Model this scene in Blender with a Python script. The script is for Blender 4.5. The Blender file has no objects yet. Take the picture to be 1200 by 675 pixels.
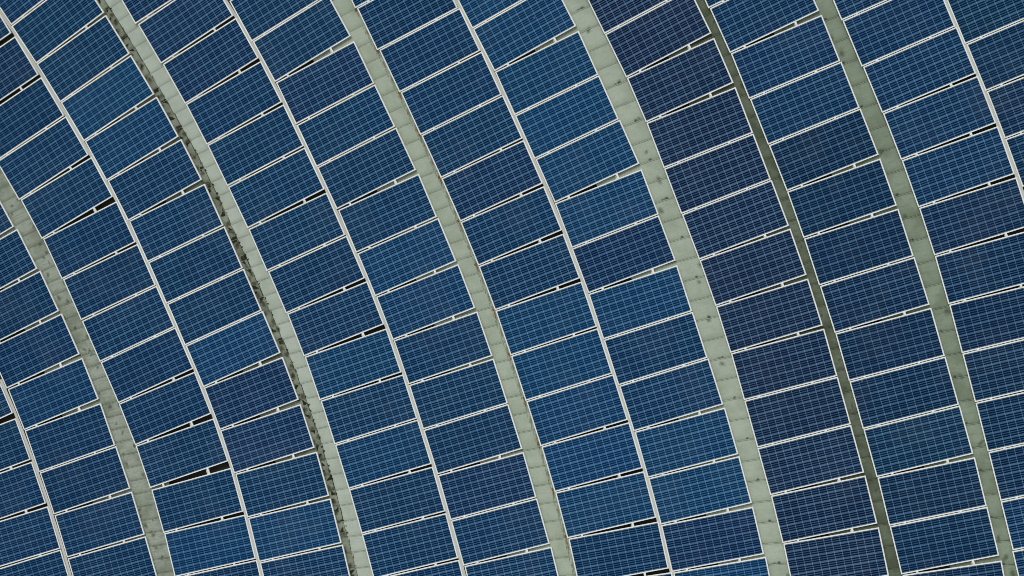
import bpy, bmesh, math, random
from mathutils import Matrix, Vector
random.seed(11)
R = math.radians

# ---------------------------------------------------------------- camera, light, exposure
scene = bpy.context.scene
col = scene.collection
CAM_Z = 45.0                                   # drone height above the middle of the roof, metres
cam_data = bpy.data.cameras.new('camera')
cam = bpy.data.objects.new('camera', cam_data)
col.objects.link(cam)
cam.location = (0, 0, CAM_Z)                   # looking straight down
cam_data.sensor_width = 36.0
cam_data.lens = 36.0 * 2700.0 / 1200.0
cam_data.clip_end = 2000.0
scene.camera = cam
scene.render.resolution_x = 1024
scene.render.resolution_y = 576
scene.cycles.filter_width = 0.9            # a crisp lens: the cell pattern is only a few pixels wide

SUN_EL, SUN_AZ = 52.0, 110.0                   # soft high light from the upper left of the picture
world = bpy.data.worlds.new('World')
scene.world = world
world.use_nodes = True
wn, wl = world.node_tree.nodes, world.node_tree.links
bg = wn['Background']
sky = wn.new('ShaderNodeTexSky')
sky.sky_type = 'NISHITA'
sky.sun_disc = False
sky.sun_elevation = R(SUN_EL)
sky.sun_rotation = R(90 - SUN_AZ)
sky.dust_density = 4.0
hs = wn.new('ShaderNodeHueSaturation')          # thin overcast: the blue of the sky is washed out
hs.inputs['Saturation'].default_value = 0.30
wl.new(sky.outputs['Color'], hs.inputs['Color'])
wl.new(hs.outputs['Color'], bg.inputs['Color'])
bg.inputs['Strength'].default_value = 0.10
sd = bpy.data.lights.new('sun', 'SUN')
sun = bpy.data.objects.new('sun', sd)
col.objects.link(sun)
sd.energy = 1.2
sd.angle = R(24)
sd.color = (1.0, 0.97, 0.91)
dirv = Vector((math.cos(R(SUN_EL)) * math.cos(R(SUN_AZ)), math.cos(R(SUN_EL)) * math.sin(R(SUN_AZ)), math.sin(R(SUN_EL))))
sun.rotation_euler = dirv.to_track_quat('Z', 'Y').to_euler()
sun.location = dirv * 60
vs = scene.view_settings
vs.view_transform = 'Standard'
vs.look = 'None'
vs.gamma = 1.0
vs.use_curve_mapping = False
vs.exposure = 0.0

# ---------------------------------------------------------------- the roof's shape (metres)
# The roof is a shallow cone-like surface of revolution about a far centre; the panels
# stand on it in concentric curved rows.  Each panel: (angle deg, radius, yaw deg).
CX, CY = -37.7521, -10.9289
Z0, Z1, Z2 = -1.49247, 0.328824, 0.0013455
PL, PW = 1.990, 0.990                          # panel length and width
def zf(r): return Z0 + Z1 * (r - 45) + Z2 * (r - 45) ** 2
def slope(r): return Z1 + 2 * Z2 * (r - 45)
def cone(r, phi, dz=0.0):
    return Vector((CX + r * math.cos(phi), CY + r * math.sin(phi), zf(r) + dz))
ROWS = {
    'RA': [(17.815, 26.748, 5.97, 0.07), (15.559, 26.857, 4.8, 0.31), (13.393, 26.959, 5.81, 0.52), (11.217, 27.084, 6.17, 0.71), (9.088, 27.205, 8.48, 0.33)],
    'R0': [(25.616, 28.369, 3.28, 0.06), (23.523, 28.475, 3.49, 0.38), (21.458, 28.579, 3.76, 0.69), (19.37, 28.688, 4.8, 0.95), (17.288, 28.797, 4.66, 1.0), (15.218, 28.886, 4.21, 1.0), (13.229, 28.986, 5.8, 1.0), (11.193, 29.1, 6.07, 1.0), (9.196, 29.222, 7.45, 0.67)],
    'R1': [(32.704, 30.485, -1.52, 0.04), (30.643, 30.516, 0.41, 0.39), (28.646, 30.57, 2.16, 0.77), (26.752, 30.647, 3.66, 1.0), (24.833, 30.751, 3.79, 1.0), (22.863, 30.833, 2.28, 1.0), (20.965, 30.903, 2.99, 1.0), (19.094, 30.983, 5.01, 1.0), (17.25, 31.096, 6.77, 1.0), (15.364, 31.217, 6.94, 1.0), (13.446, 31.337, 5.87, 1.0), (11.465, 31.448, 4.51, 1.0), (9.589, 31.543, 4.45, 1.0), (7.765, 31.649, 5.76, 0.2)],
    'R2': [(32.942, 32.47, 0.98, 0.16), (31.146, 32.491, 2.32, 0.83), (29.334, 32.537, 2.59, 1.0), (27.545, 32.596, 3.45, 1.0), (25.733, 32.674, 3.39, 1.0), (23.925, 32.756, 3.26, 1.0), (22.093, 32.822, 2.31, 1.0), (20.331, 32.885, 3.5, 1.0), (18.586, 32.973, 5.02, 1.0), (16.854, 33.086, 6.61, 1.0), (15.06, 33.207, 5.92, 1.0), (13.262, 33.308, 5.05, 1.0), (11.476, 33.413, 4.34, 1.0), (9.722, 33.504, 4.6, 1.0), (7.996, 33.606, 5.52, 0.5)],
    'R3': [(30.212, 34.897, -0.16, 0.15), (28.544, 34.958, 2.04, 0.85), (26.847, 35.028, 2.59, 1.0), (25.154, 35.082, 2.3, 1.0), (23.48, 35.133, 2.54, 1.0), (21.818, 35.192, 3.72, 1.0), (20.123, 35.268, 3.63, 1.0), (18.486, 35.366, 4.98, 1.0), (16.819, 35.472, 4.7, 1.0), (15.136, 35.567, 3.86, 1.0), (13.493, 35.659, 4.47, 1.0), (11.881, 35.752, 5.72, 1.0), (10.246, 35.856, 5.92, 1.0), (8.634, 35.967, 6.72, 0.99), (7.032, 36.095, 7.52, 0.15)],
    'R4': [(27.561, 36.962, 1.44, 0.46), (26.007, 37.019, 2.87, 0.99), (24.364, 37.069, 1.29, 1.0), (22.796, 37.108, 2.79, 1.0), (21.238, 37.177, 3.95, 1.0), (19.621, 37.262, 3.45, 1.0), (18.062, 37.351, 4.78, 1.0), (16.482, 37.45, 4.71, 1.0), (14.899, 37.543, 4.15, 1.0), (13.337, 37.622, 4.47, 1.0), (11.813, 37.714, 5.96, 1.0), (10.251, 37.82, 5.93, 1.0), (8.737, 37.936, 7.15, 1.0), (7.197, 38.077, 7.01, 0.43)],
    'R5': [(26.76, 39.287, -1.05, 0.02), (25.295, 39.318, 0.29, 0.67), (23.833, 39.378, 1.63, 1.0), (22.364, 39.437, 2.57, 1.0), (20.904, 39.508, 3.82, 1.0), (19.433, 39.584, 4.53, 1.0), (17.952, 39.66, 4.59, 1.0), (16.462, 39.737, 4.2, 1.0), (14.976, 39.812, 3.86, 1.0), (13.521, 39.89, 4.58, 1.0), (12.084, 39.989, 5.78, 1.0), (10.628, 40.104, 5.97, 1.0), (9.165, 40.213, 5.77, 1.0), (7.691, 40.327, 4.93, 0.94), (6.225, 40.454, 4.13, 0.01)],
    'R6': [(24.629, 41.295, 2.77, 0.21), (23.239, 41.357, 4.03, 0.93), (21.786, 41.419, 2.65, 1.0), (20.398, 41.479, 3.88, 1.0), (19.015, 41.571, 5.06, 1.0), (17.561, 41.642, 3.35, 1.0), (16.179, 41.701, 4.5, 1.0), (14.744, 41.766, 3.35, 1.0), (13.37, 41.84, 4.61, 1.0), (12.003, 41.942, 5.85, 1.0), (10.604, 42.055, 5.53, 1.0), (9.226, 42.16, 5.98, 1.0), (7.826, 42.262, 5.4, 1.0), (6.444, 42.379, 5.36, 0.24)],
    'R7': [(22.889, 43.713, 3.46, 0.3), (21.577, 43.788, 4.65, 0.97), (20.207, 43.864, 3.22, 1.0), (18.845, 43.915, 2.19, 1.0), (17.536, 43.963, 3.37, 1.0), (16.232, 44.039, 4.55, 1.0), (14.9, 44.121, 4.43, 1.0), (13.559, 44.197, 3.82, 1.0), (12.226, 44.268, 3.49, 1.0), (10.93, 44.339, 4.66, 1.0), (9.638, 44.424, 5.83, 1.0), (8.319, 44.531, 5.59, 1.0), (6.992, 44.633, 4.86, 0.84)],
    'R8': [(22.349, 45.814, 2.04, 0.02), (21.096, 45.881, 3.17, 0.69), (19.793, 45.94, 1.98, 1.0), (18.541, 45.998, 3.01, 1.0), (17.292, 46.069, 4.18, 1.0), (16.005, 46.136, 3.47, 1.0), (14.725, 46.2, 3.16, 1.0), (13.477, 46.272, 4.15, 1.0), (12.204, 46.348, 3.71, 1.0), (10.966, 46.426, 4.83, 1.0), (9.731, 46.524, 5.81, 1.0), (8.466, 46.631, 5.24, 1.0), (7.24, 46.735, 6.34, 1.0), (5.963, 46.854, 4.85, 0.17)],
    'R9': [(20.78, 48.103, 1.94, 0.11), (19.586, 48.161, 3.02, 0.89), (18.395, 48.241, 4.09, 1.0), (17.183, 48.322, 4.0, 1.0), (15.963, 48.395, 3.53, 1.0), (14.745, 48.46, 3.05, 0.98), (13.523, 48.512, 2.4, 0.84), (12.317, 48.562, 2.43, 0.69), (11.134, 48.616, 3.49, 0.56), (9.945, 48.686, 4.18, 0.42), (8.769, 48.772, 5.23, 0.29), (7.595, 48.867, 6.29, 0.17), (6.413, 48.963, 6.82, 0.04)],
    'R10': [(20.403, 50.042, 2.11, 0.0), (19.255, 50.1, 3.13, 0.42), (18.111, 50.183, 4.16, 0.5), (16.946, 50.268, 4.04, 0.29), (15.786, 50.338, 4.15, 0.1), (14.628, 50.406, 4.28, 0.0)],
}

# ---------------------------------------------------------------- helpers
def tag(o, label=None, cat=None, group=None, kind=None):
    if label: o['label'] = label
    if cat: o['category'] = cat
    if group: o['group'] = group
    if kind: o['kind'] = kind
    return o

def link(name, me, parent=None):
    o = bpy.data.objects.new(name, me)
    col.objects.link(o)
    if parent is not None: o.parent = parent
    return o

def srgb(r, g, b):
    f = lambda c: (c / 255 / 12.92) if c / 255 <= 0.04045 else ((c / 255 + 0.055) / 1.055) ** 2.4
    return (f(r), f(g), f(b), 1.0)

class MB:
    """collects faces (with material index and uv) and links them as one mesh"""
    def __init__(self): self.v = []; self.f = []; self.m = []; self.uv = []
    def face(self, pts, mi=0, uvs=None):
        n = len(self.v); self.v += [tuple(p) for p in pts]
        self.f.append(tuple(range(n, n + len(pts)))); self.m.append(mi)
        self.uv.append(uvs or [(0, 0)] * len(pts))
    def prism(self, top, down, mi=0, uvs=None):
        """closed slab: top ring (counter-clockwise seen from above) pushed along 'down'"""
        bot = [Vector(p) + down for p in top]
        self.face(top, mi, uvs)
        self.face(bot[::-1], mi, uvs[::-1] if uvs else None)
        k = len(top)
        for i in range(k):
            j = (i + 1) % k
            u = [uvs[i], uvs[j], uvs[j], uvs[i]] if uvs else None
            self.face([top[j], top[i], bot[i], bot[j]], mi, u[::1] if u else None)
    def build(self, name, mats, parent=None):
        me = bpy.data.meshes.new(name)
        me.from_pydata(self.v, [], self.f)
        for m in mats: me.materials.append(m)
        uvl = me.uv_layers.new(name='UVMap')
        k = 0
        for p, mi, uv in zip(me.polygons, self.m, self.uv):
            p.material_index = mi
            for c in uv: uvl.data[k].uv = c; k += 1
        me.update()
        return link(name, me, parent)

def new_mat(name):
    m = bpy.data.materials.new(name); m.use_nodes = True
    nt = m.node_tree
    return m, nt, nt.nodes['Principled BSDF']

class G:
    """tiny expression helper for shader maths"""
    def __init__(self, nt): self.nt = nt
    def _in(self, sock, v):
        if hasattr(v, 'is_linked') or hasattr(v, 'node'): self.nt.links.new(v, sock)
        else: sock.default_value = v
    def m(self, op, a, b=0.0, c=0.0):
        n = self.nt.nodes.new('ShaderNodeMath'); n.operation = op
        self._in(n.inputs[0], a); self._in(n.inputs[1], b); self._in(n.inputs[2], c)
        return n.outputs[0]
    def smooth(self, x, lo, hi, a=0.0, b=1.0):
        n = self.nt.nodes.new('ShaderNodeMapRange'); n.interpolation_type = 'SMOOTHSTEP'
        self._in(n.inputs[0], x)
        for i, v in zip((1, 2, 3, 4), (lo, hi, a, b)): self._in(n.inputs[i], v)
        return n.outputs[0]
    def mix(self, f, a, b, mode='MIX'):
        n = self.nt.nodes.new('ShaderNodeMix'); n.data_type = 'RGBA'; n.blend_type = mode
        self._in(n.inputs[0], f); self._in(n.inputs[6], a); self._in(n.inputs[7], b)
        return n.outputs[2]
    def noise(self, vec, scale, detail=3.0, rough=0.55, out=0):
        n = self.nt.nodes.new('ShaderNodeTexNoise')
        if vec is not None: self.nt.links.new(vec, n.inputs['Vector'])
        n.inputs['Scale'].default_value = scale; n.inputs['Detail'].default_value = detail
        n.inputs['Roughness'].default_value = rough
        return n.outputs[out]
    def combine(self, x, y, z=0.0):
        n = self.nt.nodes.new('ShaderNodeCombineXYZ')
        for i, v in enumerate((x, y, z)): self._in(n.inputs[i], v)
        return n.outputs[0]

# ---------------------------------------------------------------- materials
def mat_frame():
    m, nt, b = new_mat('anodised_frame'); g = G(nt)
    geo = nt.nodes.new('ShaderNodeNewGeometry')
    n = g.noise(geo.outputs['Position'], 9.0, 5.0, 0.65)
    n2 = g.noise(geo.outputs['Position'], 1.3, 2.0)
    c = g.mix(g.smooth(n, 0.35, 0.75), (0.84, 0.88, 0.83, 1), (0.73, 0.73, 0.64, 1))
    c = g.mix(g.smooth(n2, 0.4, 0.7, 0.0, 0.5), c, (0.84, 0.84, 0.82, 1))
    nt.links.new(c, b.inputs['Base Color'])
    b.inputs['Roughness'].default_value = 0.5
    b.inputs['Specular IOR Level'].default_value = 0.3
    return m

def mat_cells():
    """12 x 6 polycrystalline cells: pale gaps and thin contact fingers over dark silicon"""
    m, nt, b = new_mat('solar_cells'); g = G(nt)
    uvn = nt.nodes.new('ShaderNodeUVMap'); uvn.uv_map = 'UVMap'
    sp = nt.nodes.new('ShaderNodeSeparateXYZ'); nt.links.new(uvn.outputs[0], sp.inputs[0])
    U, V = sp.outputs[0], sp.outputs[1]
    info = nt.nodes.new('ShaderNodeObjectInfo')
    fu, fv = g.m('FRACT', U), g.m('FRACT', V)
    # thin lines along the long side: 2 contact bars inside each cell
    bus = None
    for c in (0.36, 0.64):
        d = g.m('ABSOLUTE', g.m('SUBTRACT', fv, c))
        k = g.smooth(d, 0.040, 0.066, 1.0, 0.0)
        bus = k if bus is None else g.m('MAXIMUM', bus, k)
    dv = g.m('MINIMUM', fv, g.m('SUBTRACT', 1.0, fv))
    band = g.smooth(dv, 0.100, 0.155, 1.0, 0.0)
    du = g.m('MINIMUM', fu, g.m('SUBTRACT', 1.0, fu))
    colm = g.smooth(du, 0.030, 0.060, 1.0, 0.0)
    # every cell of every panel a slightly different crystal
    cellv = g.combine(g.m('FLOOR', U), g.m('FLOOR', V), g.m('MULTIPLY', info.outputs['Random'], 97.0))
    wn_ = nt.nodes.new('ShaderNodeTexWhiteNoise'); nt.links.new(cellv, wn_.inputs[0])
    rnd = wn_.outputs[0]
    base = info.outputs['Color']
    base = g.mix(g.smooth(rnd, 0.0, 1.0, 0.0, 0.30), base, g.mix(1.0, base, (1.5, 0.92, 0.84, 1), 'MULTIPLY'))
    geo = nt.nodes.new('ShaderNodeNewGeometry')
    soft = g.noise(geo.outputs['Position'], 1.6, 3.0)
    base = g.mix(g.smooth(soft, 0.35, 0.7, 0.0, 0.30), base, g.mix(1.0, base, (0.75, 1.15, 1.2, 1), 'MULTIPLY'))
    crystal = g.noise(geo.outputs['Position'], 38.0, 2.0)
    base = g.mix(g.smooth(crystal, 0.4, 0.65, 0.0, 0.28), base, g.mix(1.0, base, (0.5, 0.6, 0.72, 1), 'MULTIPLY'))
    warm = g.mix(1.0, base, (7.0, 0.0, 0.0, 1), 'MULTIPLY')      # violet batches have greyer gaps
    def lines(k, colr):
        return g.mix(g.m('MULTIPLY', k, info.outputs['Alpha']), (0, 0, 0, 1), g.mix(1.0, warm, colr, 'ADD'))
    # brightness of the printed lines wanders a little from cell to cell
    wob = g.smooth(rnd, 0.0, 1.0, 0.78, 1.18)
    c = g.mix(1.0, base, lines(g.m('MULTIPLY', band, wob), (0.054, 0.132, 0.212, 1)), 'ADD')
    c = g.mix(1.0, c, lines(g.m('MULTIPLY', bus, wob), (0.031, 0.098, 0.152, 1)), 'ADD')
    c = g.mix(1.0, c, lines(colm, (0.050, 0.112, 0.165, 1)), 'ADD')
    # dust and the odd pale fleck on the glass
    dust = g.noise(geo.outputs['Position'], 0.9, 5.0, 0.6)
    c = g.mix(g.smooth(dust, 0.45, 0.8, 0.0, 0.035), c, (0.30, 0.30, 0.27, 1))
    vor = nt.nodes.new('ShaderNodeTexVoronoi'); nt.links.new(geo.outputs['Position'], vor.inputs['Vector'])
    vor.inputs['Scale'].default_value = 1.1
    c = g.mix(g.smooth(vor.outputs['Distance'], 0.014, 0.03, 0.55, 0.0), c, (0.30, 0.28, 0.26, 1))
    nt.links.new(c, b.inputs['Base Color'])
    b.inputs['Roughness'].default_value = 0.22
    b.inputs['Specular IOR Level'].default_value = 0.05
    return m

def mat_metal(name, base, dark, stain=0.4, streak=0.5):
    """coated sheet metal, weathered; uv = (metres along the strip, metres across)"""
    m, nt, b = new_mat(name); g = G(nt)
    uvn = nt.nodes.new('ShaderNodeUVMap'); uvn.uv_map = 'UVMap'
    mp = nt.nodes.new('ShaderNodeMapping'); nt.links.new(uvn.outputs[0], mp.inputs[0])
    mp.inputs['Scale'].default_value = (2.2, 1.0, 1.0)
    sp = nt.nodes.new('ShaderNodeSeparateXYZ'); nt.links.new(uvn.outputs[0], sp.inputs[0])
    info = nt.nodes.new('ShaderNodeObjectInfo')
    geo = nt.nodes.new('ShaderNodeNewGeometry')
    n1 = g.noise(geo.outputs['Position'], 2.3, 5.0, 0.6)
    n2 = g.noise(mp.outputs[0], 4.0, 4.0, 0.6)
    n3 = g.noise(geo.outputs['Position'], 22.0, 4.0, 0.7)
    c = g.mix(g.smooth(n1, 0.38, 0.72, 0.0, stain), base, dark)
    c = g.mix(g.smooth(n2, 0.48, 0.75, 0.0, streak), c, dark)
    c = g.mix(g.smooth(n3, 0.5, 0.8, 0.0, stain * 0.6), c, dark)
    # lap shading painted into the colour around the dirty joint, and sheets of slightly different age
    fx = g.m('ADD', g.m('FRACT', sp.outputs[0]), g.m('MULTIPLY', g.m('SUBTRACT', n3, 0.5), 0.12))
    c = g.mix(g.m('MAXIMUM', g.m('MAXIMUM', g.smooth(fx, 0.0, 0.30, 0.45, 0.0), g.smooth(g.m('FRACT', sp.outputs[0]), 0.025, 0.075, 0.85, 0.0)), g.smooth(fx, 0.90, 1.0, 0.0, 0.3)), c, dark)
    c = g.mix(g.m('MULTIPLY', info.outputs['Random'], 0.22), c, dark)
    nt.links.new(c, b.inputs['Base Color'])
    b.inputs['Roughness'].default_value = 0.55
    b.inputs['Specular IOR Level'].default_value = 0.25
    bp = nt.nodes.new('ShaderNodeBump'); bp.inputs['Strength'].default_value = 0.15
    bp.inputs['Distance'].default_value = 0.01
    nt.links.new(n1, bp.inputs['Height']); nt.links.new(bp.outputs[0], b.inputs['Normal'])
    return m

def mat_stain(name, colr, hard=0.25, strength=0.9):
    """ragged soft-edged deposit; uv runs -1..1 over the patch"""
    m, nt, b = new_mat(name); g = G(nt)
    uvn = nt.nodes.new('ShaderNodeUVMap'); uvn.uv_map = 'UVMap'
    ln = nt.nodes.new('ShaderNodeVectorMath'); ln.operation = 'LENGTH'
    nt.links.new(uvn.outputs[0], ln.inputs[0])
    geo = nt.nodes.new('ShaderNodeNewGeometry')
    n = g.noise(geo.outputs['Position'], 16.0, 5.0, 0.7)
    x = g.m('ADD', ln.outputs['Value'], g.m('MULTIPLY', g.m('SUBTRACT', n, 0.5), 1.3))
    a = g.smooth(x, 0.75 - hard, 0.85, strength, 0.0)
    b.inputs['Base Color'].default_value = colr
    b.inputs['Roughness'].default_value = 0.9
    b.inputs['Specular IOR Level'].default_value = 0.1
    nt.links.new(a, b.inputs['Alpha'])
    return m

M_FRAME = mat_frame()
M_CELL = mat_cells()
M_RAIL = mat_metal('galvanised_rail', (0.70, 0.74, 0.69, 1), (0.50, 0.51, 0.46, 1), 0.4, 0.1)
M_BACK, _nt, _b = new_mat('white_backsheet'); _b.inputs['Base Color'].default_value = (0.5, 0.5, 0.5, 1)
M_MOULD = mat_stain('black_mould', srgb(42, 48, 35), 0.4, 0.92)
M_RUST = mat_stain('rust', (0.24, 0.10, 0.018, 1), 0.6, 0.88)
M_BROWN = mat_stain('brown_grime', srgb(78, 80, 58), 0.7, 0.7)
M_WASH = mat_stain('rust_wash', srgb(122, 104, 76), 0.8, 0.6)
M_FAINT = mat_stain('faint_grime', srgb(70, 82, 60), 0.7, 0.42)
M_GRIME = mat_stain('grime', srgb(62, 70, 58), 0.65, 0.7)

# ---------------------------------------------------------------- the setting
def cone_sheet(name, r0, r1, a0, a1, dz, mat, nr, na):
    mb = MB()
    for i in range(nr):
        for j in range(na):
            ra, rb = r0 + (r1 - r0) * i / nr, r0 + (r1 - r0) * (i + 1) / nr
            aa, ab = a0 + (a1 - a0) * j / na, a0 + (a1 - a0) * (j + 1) / na
            mb.face([cone(ra, aa, dz), cone(rb, aa, dz), cone(rb, ab, dz), cone(ra, ab, dz)])
    return mb.build(name, [mat])
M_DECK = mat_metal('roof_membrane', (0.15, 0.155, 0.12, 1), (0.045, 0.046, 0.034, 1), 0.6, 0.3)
deck = cone_sheet('roof', 20, 62, R(-20), R(60), -0.21, M_DECK, 24, 60)
tag(deck, kind='structure')
mg, ntg, bgd = new_mat('ground_dirt'); gg = G(ntg)
geo_ = ntg.nodes.new('ShaderNodeNewGeometry')
ntg.links.new(gg.mix(gg.noise(geo_.outputs['Position'], 0.2, 6.0), (0.10, 0.11, 0.06, 1), (0.17, 0.16, 0.12, 1)), bgd.inputs['Base Color'])
mb = MB(); mb.face([(-900, -900, -22), (900, -900, -22), (900, 900, -22), (-900, 900, -22)])
tag(mb.build('ground', [mg]), kind='structure')

# ---------------------------------------------------------------- where a row's edges run
def cs(r): return math.cos(math.atan(slope(r)))
def interp(pts, x):
    """piecewise linear through (x, y), extended at both ends by the mean slope"""
    pts = sorted(pts)
    if x <= pts[0][0] or x >= pts[-1][0]:
        e = pts[0] if x <= pts[0][0] else pts[-1]
        k = (pts[-1][1] - pts[0][1]) / (pts[-1][0] - pts[0][0])
        return e[1] + k * (x - e[0])
    for (a, ya), (b_, yb) in zip(pts, pts[1:]):
        if a <= x <= b_: return ya + (yb - ya) * (x - a) / (b_ - a)
def edge(row, side):
    """radius of the row's inner (-1) or outer (+1) edge as a function of the angle"""
    pts = []
    for a, r, d, v in ROWS[row]:
        a_, d_ = R(a), R(d)
        rr = r + side * PL / 2 * cs(r) * math.cos(d_)
        pts.append((a_ + side * (PL / 2) * math.sin(d_) / rr, rr))
    return lambda phi: interp(pts, phi)

# ---------------------------------------------------------------- metal strips of the roof between the rows
DPHI = 0.0100                                    # one roof sheet
A0, A1 = R(4.0), R(35.0)
def patch(mb, mi, r, phi, lr, lp, dz, yaw=0.0):
    """small deposit lying on a sheet, centred at (r, phi): lr across, lp along, metres"""
    n = 10
    ring, uvs = [], []
    for k in range(n):
        t = 2 * math.pi * k / n
        x, y = math.cos(t), math.sin(t)
        xx, yy = x * lr, y * lp
        xr, yr = xx * math.cos(yaw) - yy * math.sin(yaw), xx * math.sin(yaw) + yy * math.cos(yaw)
        rr = r + xr * cs(r)
        ring.append(cone(rr, phi + yr / rr, dz)); uvs.append((x, y))
    mb.face(ring, mi, uvs)

def strip(name, left, right, mats, label, phase, decor=None, drop=0.088, under=0.95, over=0.45, split=None):
    rl, rr_ = edge(left, 1), edge(right, -1)
    am = R(19)
    root = bpy.data.objects.new(name, None); col.objects.link(root)
    root.location = cone((rl(am) + rr_(am)) / 2, am, -drop)
    inv = Vector(root.location)
    tag(root, label, 'roof strip', 'sheet metal roof strips between the panel rows')
    k0 = int(math.floor(A0 / DPHI)) - 1
    k1 = int(math.ceil(A1 / DPHI)) + 1
    rnd = random.Random(name + left)
    for k in range(k0, k1):
        a, b_ = (k + phase) * DPHI, (k + 1 + phase) * DPHI
        mb = MB()
        def slab(fa, fb, dz, mi, nlap=0.012, bow=0.0):
            ga = rnd.uniform(0.001, 0.003) / 40
            aa, bb = a + ga, b_ - ga * 0.4
            n = 4
            lift = rnd.uniform(-0.002, 0.003)
            for i in range(n):           # across the strip, so it follows the roof's curve
                p, q = i / n, (i + 1) / n
                def pt(ph, t, end):
                    r0, r1 = fa(ph), fb(ph)
                    r = r0 + (r1 - r0) * t
                    return cone(r, ph, dz + lift + (nlap if end else 0.0)) - inv, (ph / DPHI - phase + 1000, r - rl(ph))
                quad = [pt(aa, p, 0), pt(aa, q, 0), pt(bb, q, 1), pt(bb, p, 1)]
                mb.prism([x[0] for x in quad], Vector((0, 0, -0.004)), mi, [x[1] for x in quad])
            # raised lip along the joint
            if mi >= 0:
                lw = 0.005 / 40
                for i in range(n):
                    p, q = i / n, (i + 1) / n
                    quad = [pt(bb - lw * 2.4, p, 1), pt(bb - lw * 2.4, q, 1), pt(bb, q, 1), pt(bb, p, 1)]
                    mb.prism([x[0] + Vector((0, 0, 0.009)) for x in quad], Vector((0, 0, -0.0085)), mi, [(math.floor(x[1][0]) + 0.5, x[1][1]) for x in quad])
        if split:
            bd = lambda ph: rl(ph) + split
            wob = rnd.uniform(-0.012, 0.012)
            slab(lambda ph: rl(ph) - under, lambda ph: bd(ph) - 0.004 + wob, -drop - 0.012, 0)
            slab(lambda ph: bd(ph) + 0.004 + wob, lambda ph: rr_(ph) + over, -drop + 0.003, 1)
        else:
            slab(lambda ph: rl(ph) - under, lambda ph: rr_(ph) + over, -drop, 0)
        if decor:
            class Sh: pass
            s = Sh(); s.mb = MB(); s.k = k; s.a = a; s.b = b_; s.rl = rl; s.rr = rr_; s.rnd = rnd; s.drop = drop
            decor(s)
            for f, mi, uv in zip(s.mb.f, s.mb.m, s.mb.uv):
                mb.face([Vector(s.mb.v[i]) - inv for i in f], mi, uv)
        mb.build('roof_sheet', mats, root)
    return root

def px_to_polar(x, y):
    """point on the roof seen at plan position: metres east / north of the camera's foot on the sloping roof"""
    d = Vector((x, y)); D = CAM_Z
    for _ in range(10):
        X, Y = d.x * D, d.y * D
        r = math.hypot(X - CX, Y - CY); D = CAM_Z - zf(r)
    return r, math.atan2(Y - CY, X - CX)

def ragged(mb, mi, r, phi, lr, lp, dz, rnd):
    """blocky torn patch of mould: an irregular quadrilateral with chewed edges"""
    cor = [(-1, -1), (1, -1), (1, 1), (-1, 1)]
    cut = rnd.randrange(5)
    cor = [(x * rnd.uniform(.6, 1.1), y * rnd.uniform(.6, 1.1)) for i, (x, y) in enumerate(cor) if i != cut]
    ring, uvs = [], []
    k = len(cor)
    for i in range(k):
        (x0, y0), (x1, y1) = cor[i], cor[(i + 1) % k]
        for q in range(4):
            t = q / 4
            x = x0 + (x1 - x0) * t + rnd.uniform(-.12, .12); y = y0 + (y1 - y0) * t + rnd.uniform(-.12, .12)
            rr = r + x * lr * cs(r)
            ring.append(cone(rr, phi + y * lp / rr, dz)); uvs.append((x * .45, y * .45))
    mb.face(ring, mi, uvs)

def smudge(s, mi, n, dz=0.016, lo=0.03, hi=0.09):
    for q in range(n):
        if s.rnd.random() < 0.4:
            ph = s.a + s.rnd.random() * DPHI
            w = s.rr(ph) - s.rl(ph)
            patch(s.mb, mi, s.rl(ph) + w * s.rnd.random(), ph, s.rnd.uniform(lo, hi), s.rnd.uniform(lo, hi) * 1.3, -s.drop + dz + 0.0015 * q, s.rnd.uniform(-1, 1))
def dec_smudge(n):
    return lambda s: smudge(s, 1, n)

def dec_mould(s):
    rnd = s.rnd
    z = -s.drop + 0.0055
    heavy = rnd.random()
    if heavy > 0.12:
        ph = s.b - rnd.uniform(0.0, 0.003)
        ragged(s.mb, 2, s.rl(ph) + rnd.uniform(0.05, 0.115), ph, rnd.uniform(0.04, 0.08), rnd.uniform(0.05, 0.09), z, rnd)
    if heavy > 0.6:
        ph = s.a + rnd.uniform(0.002, 0.006)
        ragged(s.mb, 2, s.rl(ph) + rnd.uniform(0.0, 0.06), ph, rnd.uniform(0.035, 0.07), rnd.uniform(0.03, 0.07), z + 0.003, rnd)
    for q in range(2):
        ph = s.a + rnd.random() * DPHI
        patch(s.mb, 3, s.rl(ph) + rnd.uniform(0.0, 0.15), ph, rnd.uniform(0.05, 0.10), rnd.uniform(0.06, 0.12), -s.drop + 0.011 + q * .0015, rnd.uniform(-1, 1))
    # thin torn line of grime along the lapped edge, with the odd tooth
    ph = (s.a + s.b) / 2
    ragged(s.mb, 2, s.rl(ph) + 0.158, ph, 0.0085, 0.17, -s.drop + 0.018, rnd)
    for q in range(2):
        if rnd.random() < 0.6:
            ph = s.a + rnd.random() * DPHI
            ragged(s.mb, 2, s.rl(ph) + 0.166, ph, rnd.uniform(0.012, 0.035), rnd.uniform(0.012, 0.03), -s.drop + 0.021 + q * .002, rnd)

def dec_dirtline(s):
    rnd = s.rnd
    if s.b < R(26):
        for q in range(3):
            ph = s.a + (q + 0.5) / 3 * DPHI
            w = s.rr(ph) - 0.062 + rnd.uniform(-0.008, 0.008)
            patch(s.mb, 2, w, ph, 0.008, 0.085, -s.drop + 0.016 + 0.002 * q, rnd.uniform(-.12, .12))
        ph = (s.a + s.b) / 2
        patch(s.mb, 3, s.rr(ph) - 0.03, ph, 0.035, 0.22, -s.drop + 0.022, 0)

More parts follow.
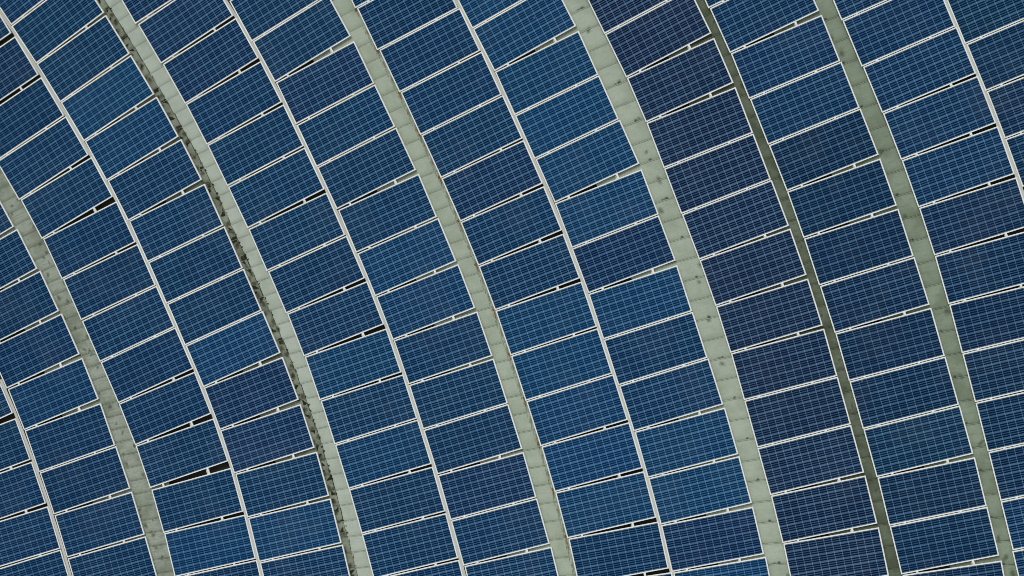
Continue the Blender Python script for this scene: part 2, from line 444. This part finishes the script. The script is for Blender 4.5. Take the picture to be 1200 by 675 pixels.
def dec_rust(s):
    dec_dirtline(s)
    for a, r, d, v in ROWS['R5']:
        ph = R(a) + 0.49 * PW / (r - PL / 2)
        if s.a <= ph < s.b and ph < R(29):
            k = s.rnd.uniform(0.8, 1.2)
            patch(s.mb, 4, s.rr(ph) - 0.03, ph - 0.0004, 0.038 * k, 0.05 * k, -s.drop + 0.026)
            patch(s.mb, 4, s.rr(ph) - 0.022, ph - 0.0028, 0.014 * k, 0.13 * k, -s.drop + 0.028)
def dec_spots(sel, t, size, dirk=1):
    def f(s):
        smudge(s, 2, 1, 0.021, 0.05, 0.12)
        if s.k % 2 == sel and s.rnd.random() < 0.85:
            ph = s.a + 0.0006
            w = s.rr(ph) - s.rl(ph)
            r = s.rl(ph) + w * (t + s.rnd.uniform(-.06, .06))
            z = s.rnd.uniform(0.75, 1.25) * size
            patch(s.mb, 1, r, ph, z * 1.1, z * 0.8, -s.drop + 0.018)
            if s.rnd.random() < .6: patch(s.mb, 1, r - z * 1.5, ph, z * 1.8, z * 0.25, -s.drop + 0.020)
    return f

G_LIGHT = srgb(166, 177, 158)
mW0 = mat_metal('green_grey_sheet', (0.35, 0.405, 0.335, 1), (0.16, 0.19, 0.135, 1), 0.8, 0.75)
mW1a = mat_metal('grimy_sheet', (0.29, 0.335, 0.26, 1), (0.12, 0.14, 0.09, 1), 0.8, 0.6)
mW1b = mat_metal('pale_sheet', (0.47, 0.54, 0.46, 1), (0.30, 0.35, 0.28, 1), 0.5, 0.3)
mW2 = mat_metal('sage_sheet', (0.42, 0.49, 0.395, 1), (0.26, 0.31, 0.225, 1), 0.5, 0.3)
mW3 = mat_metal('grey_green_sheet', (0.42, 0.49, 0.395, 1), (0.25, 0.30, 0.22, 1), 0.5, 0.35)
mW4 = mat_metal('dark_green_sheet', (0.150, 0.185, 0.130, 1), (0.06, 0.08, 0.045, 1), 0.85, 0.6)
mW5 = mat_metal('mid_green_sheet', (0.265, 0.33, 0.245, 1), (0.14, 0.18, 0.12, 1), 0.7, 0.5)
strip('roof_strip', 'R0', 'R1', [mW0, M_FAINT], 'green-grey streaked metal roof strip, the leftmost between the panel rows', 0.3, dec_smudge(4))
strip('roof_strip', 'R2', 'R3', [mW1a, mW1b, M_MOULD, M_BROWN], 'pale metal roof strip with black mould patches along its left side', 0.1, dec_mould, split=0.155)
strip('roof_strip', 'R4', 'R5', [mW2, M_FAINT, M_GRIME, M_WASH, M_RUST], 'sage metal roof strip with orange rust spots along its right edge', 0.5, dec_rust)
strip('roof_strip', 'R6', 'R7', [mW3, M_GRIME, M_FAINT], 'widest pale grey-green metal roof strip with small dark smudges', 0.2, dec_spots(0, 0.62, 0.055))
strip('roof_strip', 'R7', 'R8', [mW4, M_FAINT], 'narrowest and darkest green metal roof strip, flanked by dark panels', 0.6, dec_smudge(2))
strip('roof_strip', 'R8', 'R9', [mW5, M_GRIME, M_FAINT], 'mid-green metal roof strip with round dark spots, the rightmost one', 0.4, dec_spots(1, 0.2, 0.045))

# ---------------------------------------------------------------- mounting racks: two rails under every row, a cover strip on the seams
DESC = {
    'RA': 'in the far bottom-left corner row', 'R0': 'in the row left of the leftmost roof strip',
    'R1': 'in the row right of the leftmost roof strip', 'R2': 'in the row left of the mouldy strip',
    'R3': 'in the row right of the mouldy strip', 'R4': 'in the row left of the rusty strip',
    'R5': 'in the row right of the rusty strip', 'R6': 'in the row left of the widest strip',
    'R7': 'in the row between widest and darkest strips', 'R8': 'in the row right of the darkest strip',
    'R9': 'in the row right of the rightmost strip', 'R10': 'in the far right edge row'}
SEAM = {'RA': 'R0', 'R1': 'R2', 'R3': 'R4', 'R5': 'R6', 'R9': 'R10'}
TX = (0.165, 0.735)                              # where along a panel the two rails run
def arc_bar(fr0, fr1, ztop, zbot, a0, a1, n, inv):
    mb = MB()
    for i in range(n):
        a, b_ = a0 + (a1 - a0) * i / n, a0 + (a1 - a0) * (i + 1) / n
        top = [cone(fr0(a), a, ztop) - inv, cone(fr1(a), a, ztop) - inv, cone(fr1(b_), b_, ztop) - inv, cone(fr0(b_), b_, ztop) - inv]
        bot = [p + Vector((0, 0, zbot - ztop)) for p in top]
        mb.face(top)
        mb.face([top[3], bot[3], bot[0], top[0]]); mb.face([top[1], bot[1], bot[2], top[2]])
        mb.face(bot[::-1])
        if i == 0: mb.face([top[0], bot[0], bot[1], top[1]])
        if i == n - 1: mb.face([top[2], bot[2], bot[3], top[3]])
    return mb
for row in ROWS:
    e = edge(row, -1)
    ang = [R(t[0]) for t in ROWS[row]]
    a0, a1 = min(ang) - 0.015, max(ang) + 0.015
    root = bpy.data.objects.new('mounting_rack', None); col.objects.link(root)
    am = (a0 + a1) / 2
    root.location = cone(e(am) + 0.9, am, -0.3); inv = Vector(root.location)
    tag(root, 'pale metal rails under the panels ' + DESC[row], 'mounting rack', 'mounting racks under the panel rows')
    for t in TX:
        f0 = lambda ph, t=t: e(ph) + (t * PL - 0.022) * 0.945
        f1 = lambda ph, t=t: e(ph) + (t * PL + 0.022) * 0.945
        arc_bar(f0, f1, -0.043, -0.060, a0, a1, 60, inv).build('rail', [M_RAIL], root)
    if row in SEAM:
        eo, en = edge(row, 1), edge(SEAM[row], -1)
        mid = lambda ph: (eo(ph) + en(ph)) / 2
        arc_bar(lambda ph: mid(ph) - 0.030, lambda ph: mid(ph) + 0.030, -0.014, -0.034, a0, a1, 60, inv).build('cover_strip', [M_RAIL], root)

# ---------------------------------------------------------------- one solar panel
FW, FH = 0.0245, 0.040
def make_frame():
    x, y = PL / 2, PW / 2
    mb = MB()
    o = [(-x, -y), (x, -y), (x, y), (-x, y)]
    i_ = [(-x + FW, -y + FW), (x - FW, -y + FW), (x - FW, y - FW), (-x + FW, y - FW)]
    c = 0.0015
    oc = [(-x + c, -y + c), (x - c, -y + c), (x - c, y - c), (-x + c, y - c)]
    for k in range(4):
        j = (k + 1) % 4
        mb.face([(*oc[k], 0), (*oc[j], 0), (*i_[j], 0), (*i_[k], 0)])
        mb.face([(*o[k], -c), (*o[j], -c), (*oc[j], 0), (*oc[k], 0)])
        mb.face([(*o[k], -FH), (*o[j], -FH), (*o[j], -c), (*o[k], -c)])
        mb.face([(*i_[k], 0), (*i_[j], 0), (*i_[j], -0.009), (*i_[k], -0.009)])
        mb.face([(*i_[k], -FH), (*i_[j], -FH), (*o[j], -FH), (*o[k], -FH)])
        mb.face([(*i_[k], -0.009), (*i_[j], -0.009), (*i_[j], -FH), (*i_[k], -FH)])
    return mb
def make_glass():
    x, y = PL / 2 - FW + 0.001, PW / 2 - FW + 0.001
    mb = MB()
    pts = [Vector((-x, -y, -0.005)), Vector((x, -y, -0.005)), Vector((x, y, -0.005)), Vector((-x, y, -0.005))]
    mb.face(pts, 0, [(0.0, 0.0), (12.0, 0.0), (12.0, 6.0), (0.0, 6.0)])
    bot = [p + Vector((0, 0, -0.006)) for p in pts]
    mb.face(bot[::-1], 1)
    return mb
def make_clamp():
    """mid clamp: a plate across the joint with a bolt head; the joint is one unit wide here"""
    mb = MB()
    w = 0.021
    mb.prism([Vector((-w, -0.5, 0.003)), Vector((w, -0.5, 0.003)), Vector((w, 0.5, 0.003)), Vector((-w, 0.5, 0.003))], Vector((0, 0, -0.012)))
    n = 8
    mb.prism([Vector((0.009 * math.cos(2 * math.pi * k / n), 0.2 * math.sin(2 * math.pi * k / n), 0.009)) for k in range(n)], Vector((0, 0, -0.006)))
    mb.prism([Vector((-w * .6, -0.35, -0.009)), Vector((w * .6, -0.35, -0.009)), Vector((w * .6, 0.35, -0.009)), Vector((-w * .6, 0.35, -0.009))], Vector((0, 0, -0.036)))
    return mb
proto = bpy.data.objects.new('solar_panel', None); col.objects.link(proto)
p_frame = make_frame().build('frame', [M_FRAME], proto)
p_glass = make_glass().build('cell_sheet', [M_CELL, M_BACK], proto)
p_clamp = make_clamp().build('clamp', [M_FRAME], proto)

TONE = {'b': (0.0006, 0.0245, 0.082, 1.0), 'm': (0.0006, 0.0165, 0.061, 0.95), 'i': (0.0014, 0.0135, 0.056, 0.93),
        'n': (0.0020, 0.0092, 0.037, 0.90), 'd': (0.0009, 0.0115, 0.043, 0.80), 't': (0.0008, 0.0165, 0.051, 0.84)}
TNAME = {'b': 'brighter blue', 'm': 'blue', 'i': 'duller blue', 'n': 'violet navy', 'd': 'dark blue', 't': 'teal blue'}
TONES = {'RA': 'mmmmm', 'R0': 'mmmmbmmmm', 'R1': 'mimmmmmmmmmmbm', 'R2': 'mmmbbmmmmbiimbm',
         'R3': 'iiimmmmmmbmbmmm', 'R4': 'mmimmmbbmmmimm', 'R5': 'mmmmmimmbbbbbmm', 'R6': 'bbbbbbibmmbbib',
         'R7': 'nnnnnnnnnnnnn', 'R8': 'mmmmddddddtddd', 'R9': 'mmmmmddddddmm', 'R10': 'dttdtd'}
ORD = ['topmost', 'second', 'third', 'fourth', 'fifth', 'sixth', 'seventh', 'eighth', 'ninth', 'tenth',
       'eleventh', 'twelfth', 'thirteenth', 'fourteenth', 'fifteenth']

def pose(a, r, d):
    a, d = R(a), R(d)
    s = slope(r)
    er = Vector((math.cos(a), math.sin(a), s)).normalized()
    et = Vector((-math.sin(a), math.cos(a), 0))
    X = er * math.cos(d) + et * math.sin(d)
    N = er.cross(et)
    Y = N.cross(X)
    m = Matrix((X, Y, N)).transposed().to_4x4()
    m.translation = cone(r, a)
    return m

first = True
for row, items in ROWS.items():
    idx = 0
    mats = [pose(a, r, d) for a, r, d, v in items]
    for i, (a, r, d, v) in enumerate(items):
        if v <= 0.0: continue
        if first: root, fr, gl = proto, p_frame, p_glass
        else:
            root = proto.copy(); col.objects.link(root)
            fr = p_frame.copy(); gl = p_glass.copy()
            for o in (fr, gl): col.objects.link(o); o.parent = root
        rnd = random.Random(row + str(i))
        tilt = Matrix.Rotation(R(rnd.uniform(-.25, .25)), 4, 'X') @ Matrix.Rotation(R(rnd.uniform(-.12, .12)), 4, 'Y')
        root.matrix_world = mats[i] @ tilt
        k = TONES[row][i]
        t = TONE[k]; j = rnd.uniform(0.93, 1.07)
        gl.color = (t[0] * j * rnd.uniform(.75, 1.3), t[1] * j * rnd.uniform(.93, 1.07), t[2] * j, t[3] * rnd.uniform(.92, 1.08) * {'RA': .8, 'R0': .82, 'R1': .88, 'R2': .93}.get(row, 1.0))
        tag(root, '%s solar panel, %s from top %s' % (TNAME[k], ORD[idx], DESC[row]) if idx else
                  '%s solar panel, topmost one %s' % (TNAME[k], DESC[row]),
            'solar panel', 'framed solar panels laid out in curved rows')
        idx += 1
        # clamps across the joint to the next panel down the row
        if i + 1 < len(items):
            inv = root.matrix_world.inverted()
            A = inv @ (mats[i + 1] @ Vector((-PL / 2, PW / 2, 0)))
            B = inv @ (mats[i + 1] @ Vector((PL / 2, PW / 2, 0)))
            for tx in TX:
                x = (tx - 0.5) * PL
                y1 = A.y + (B.y - A.y) * (x - A.x) / (B.x - A.x)
                gap = max(0.006, -PW / 2 - y1)
                c = p_clamp if first else p_clamp.copy()
                if not first: col.objects.link(c)
                c.parent = root
                c.location = (x, (-PW / 2 + y1) / 2, 0.0)
                c.scale = (1, gap + 0.026, 1)
                first = False
        first = False
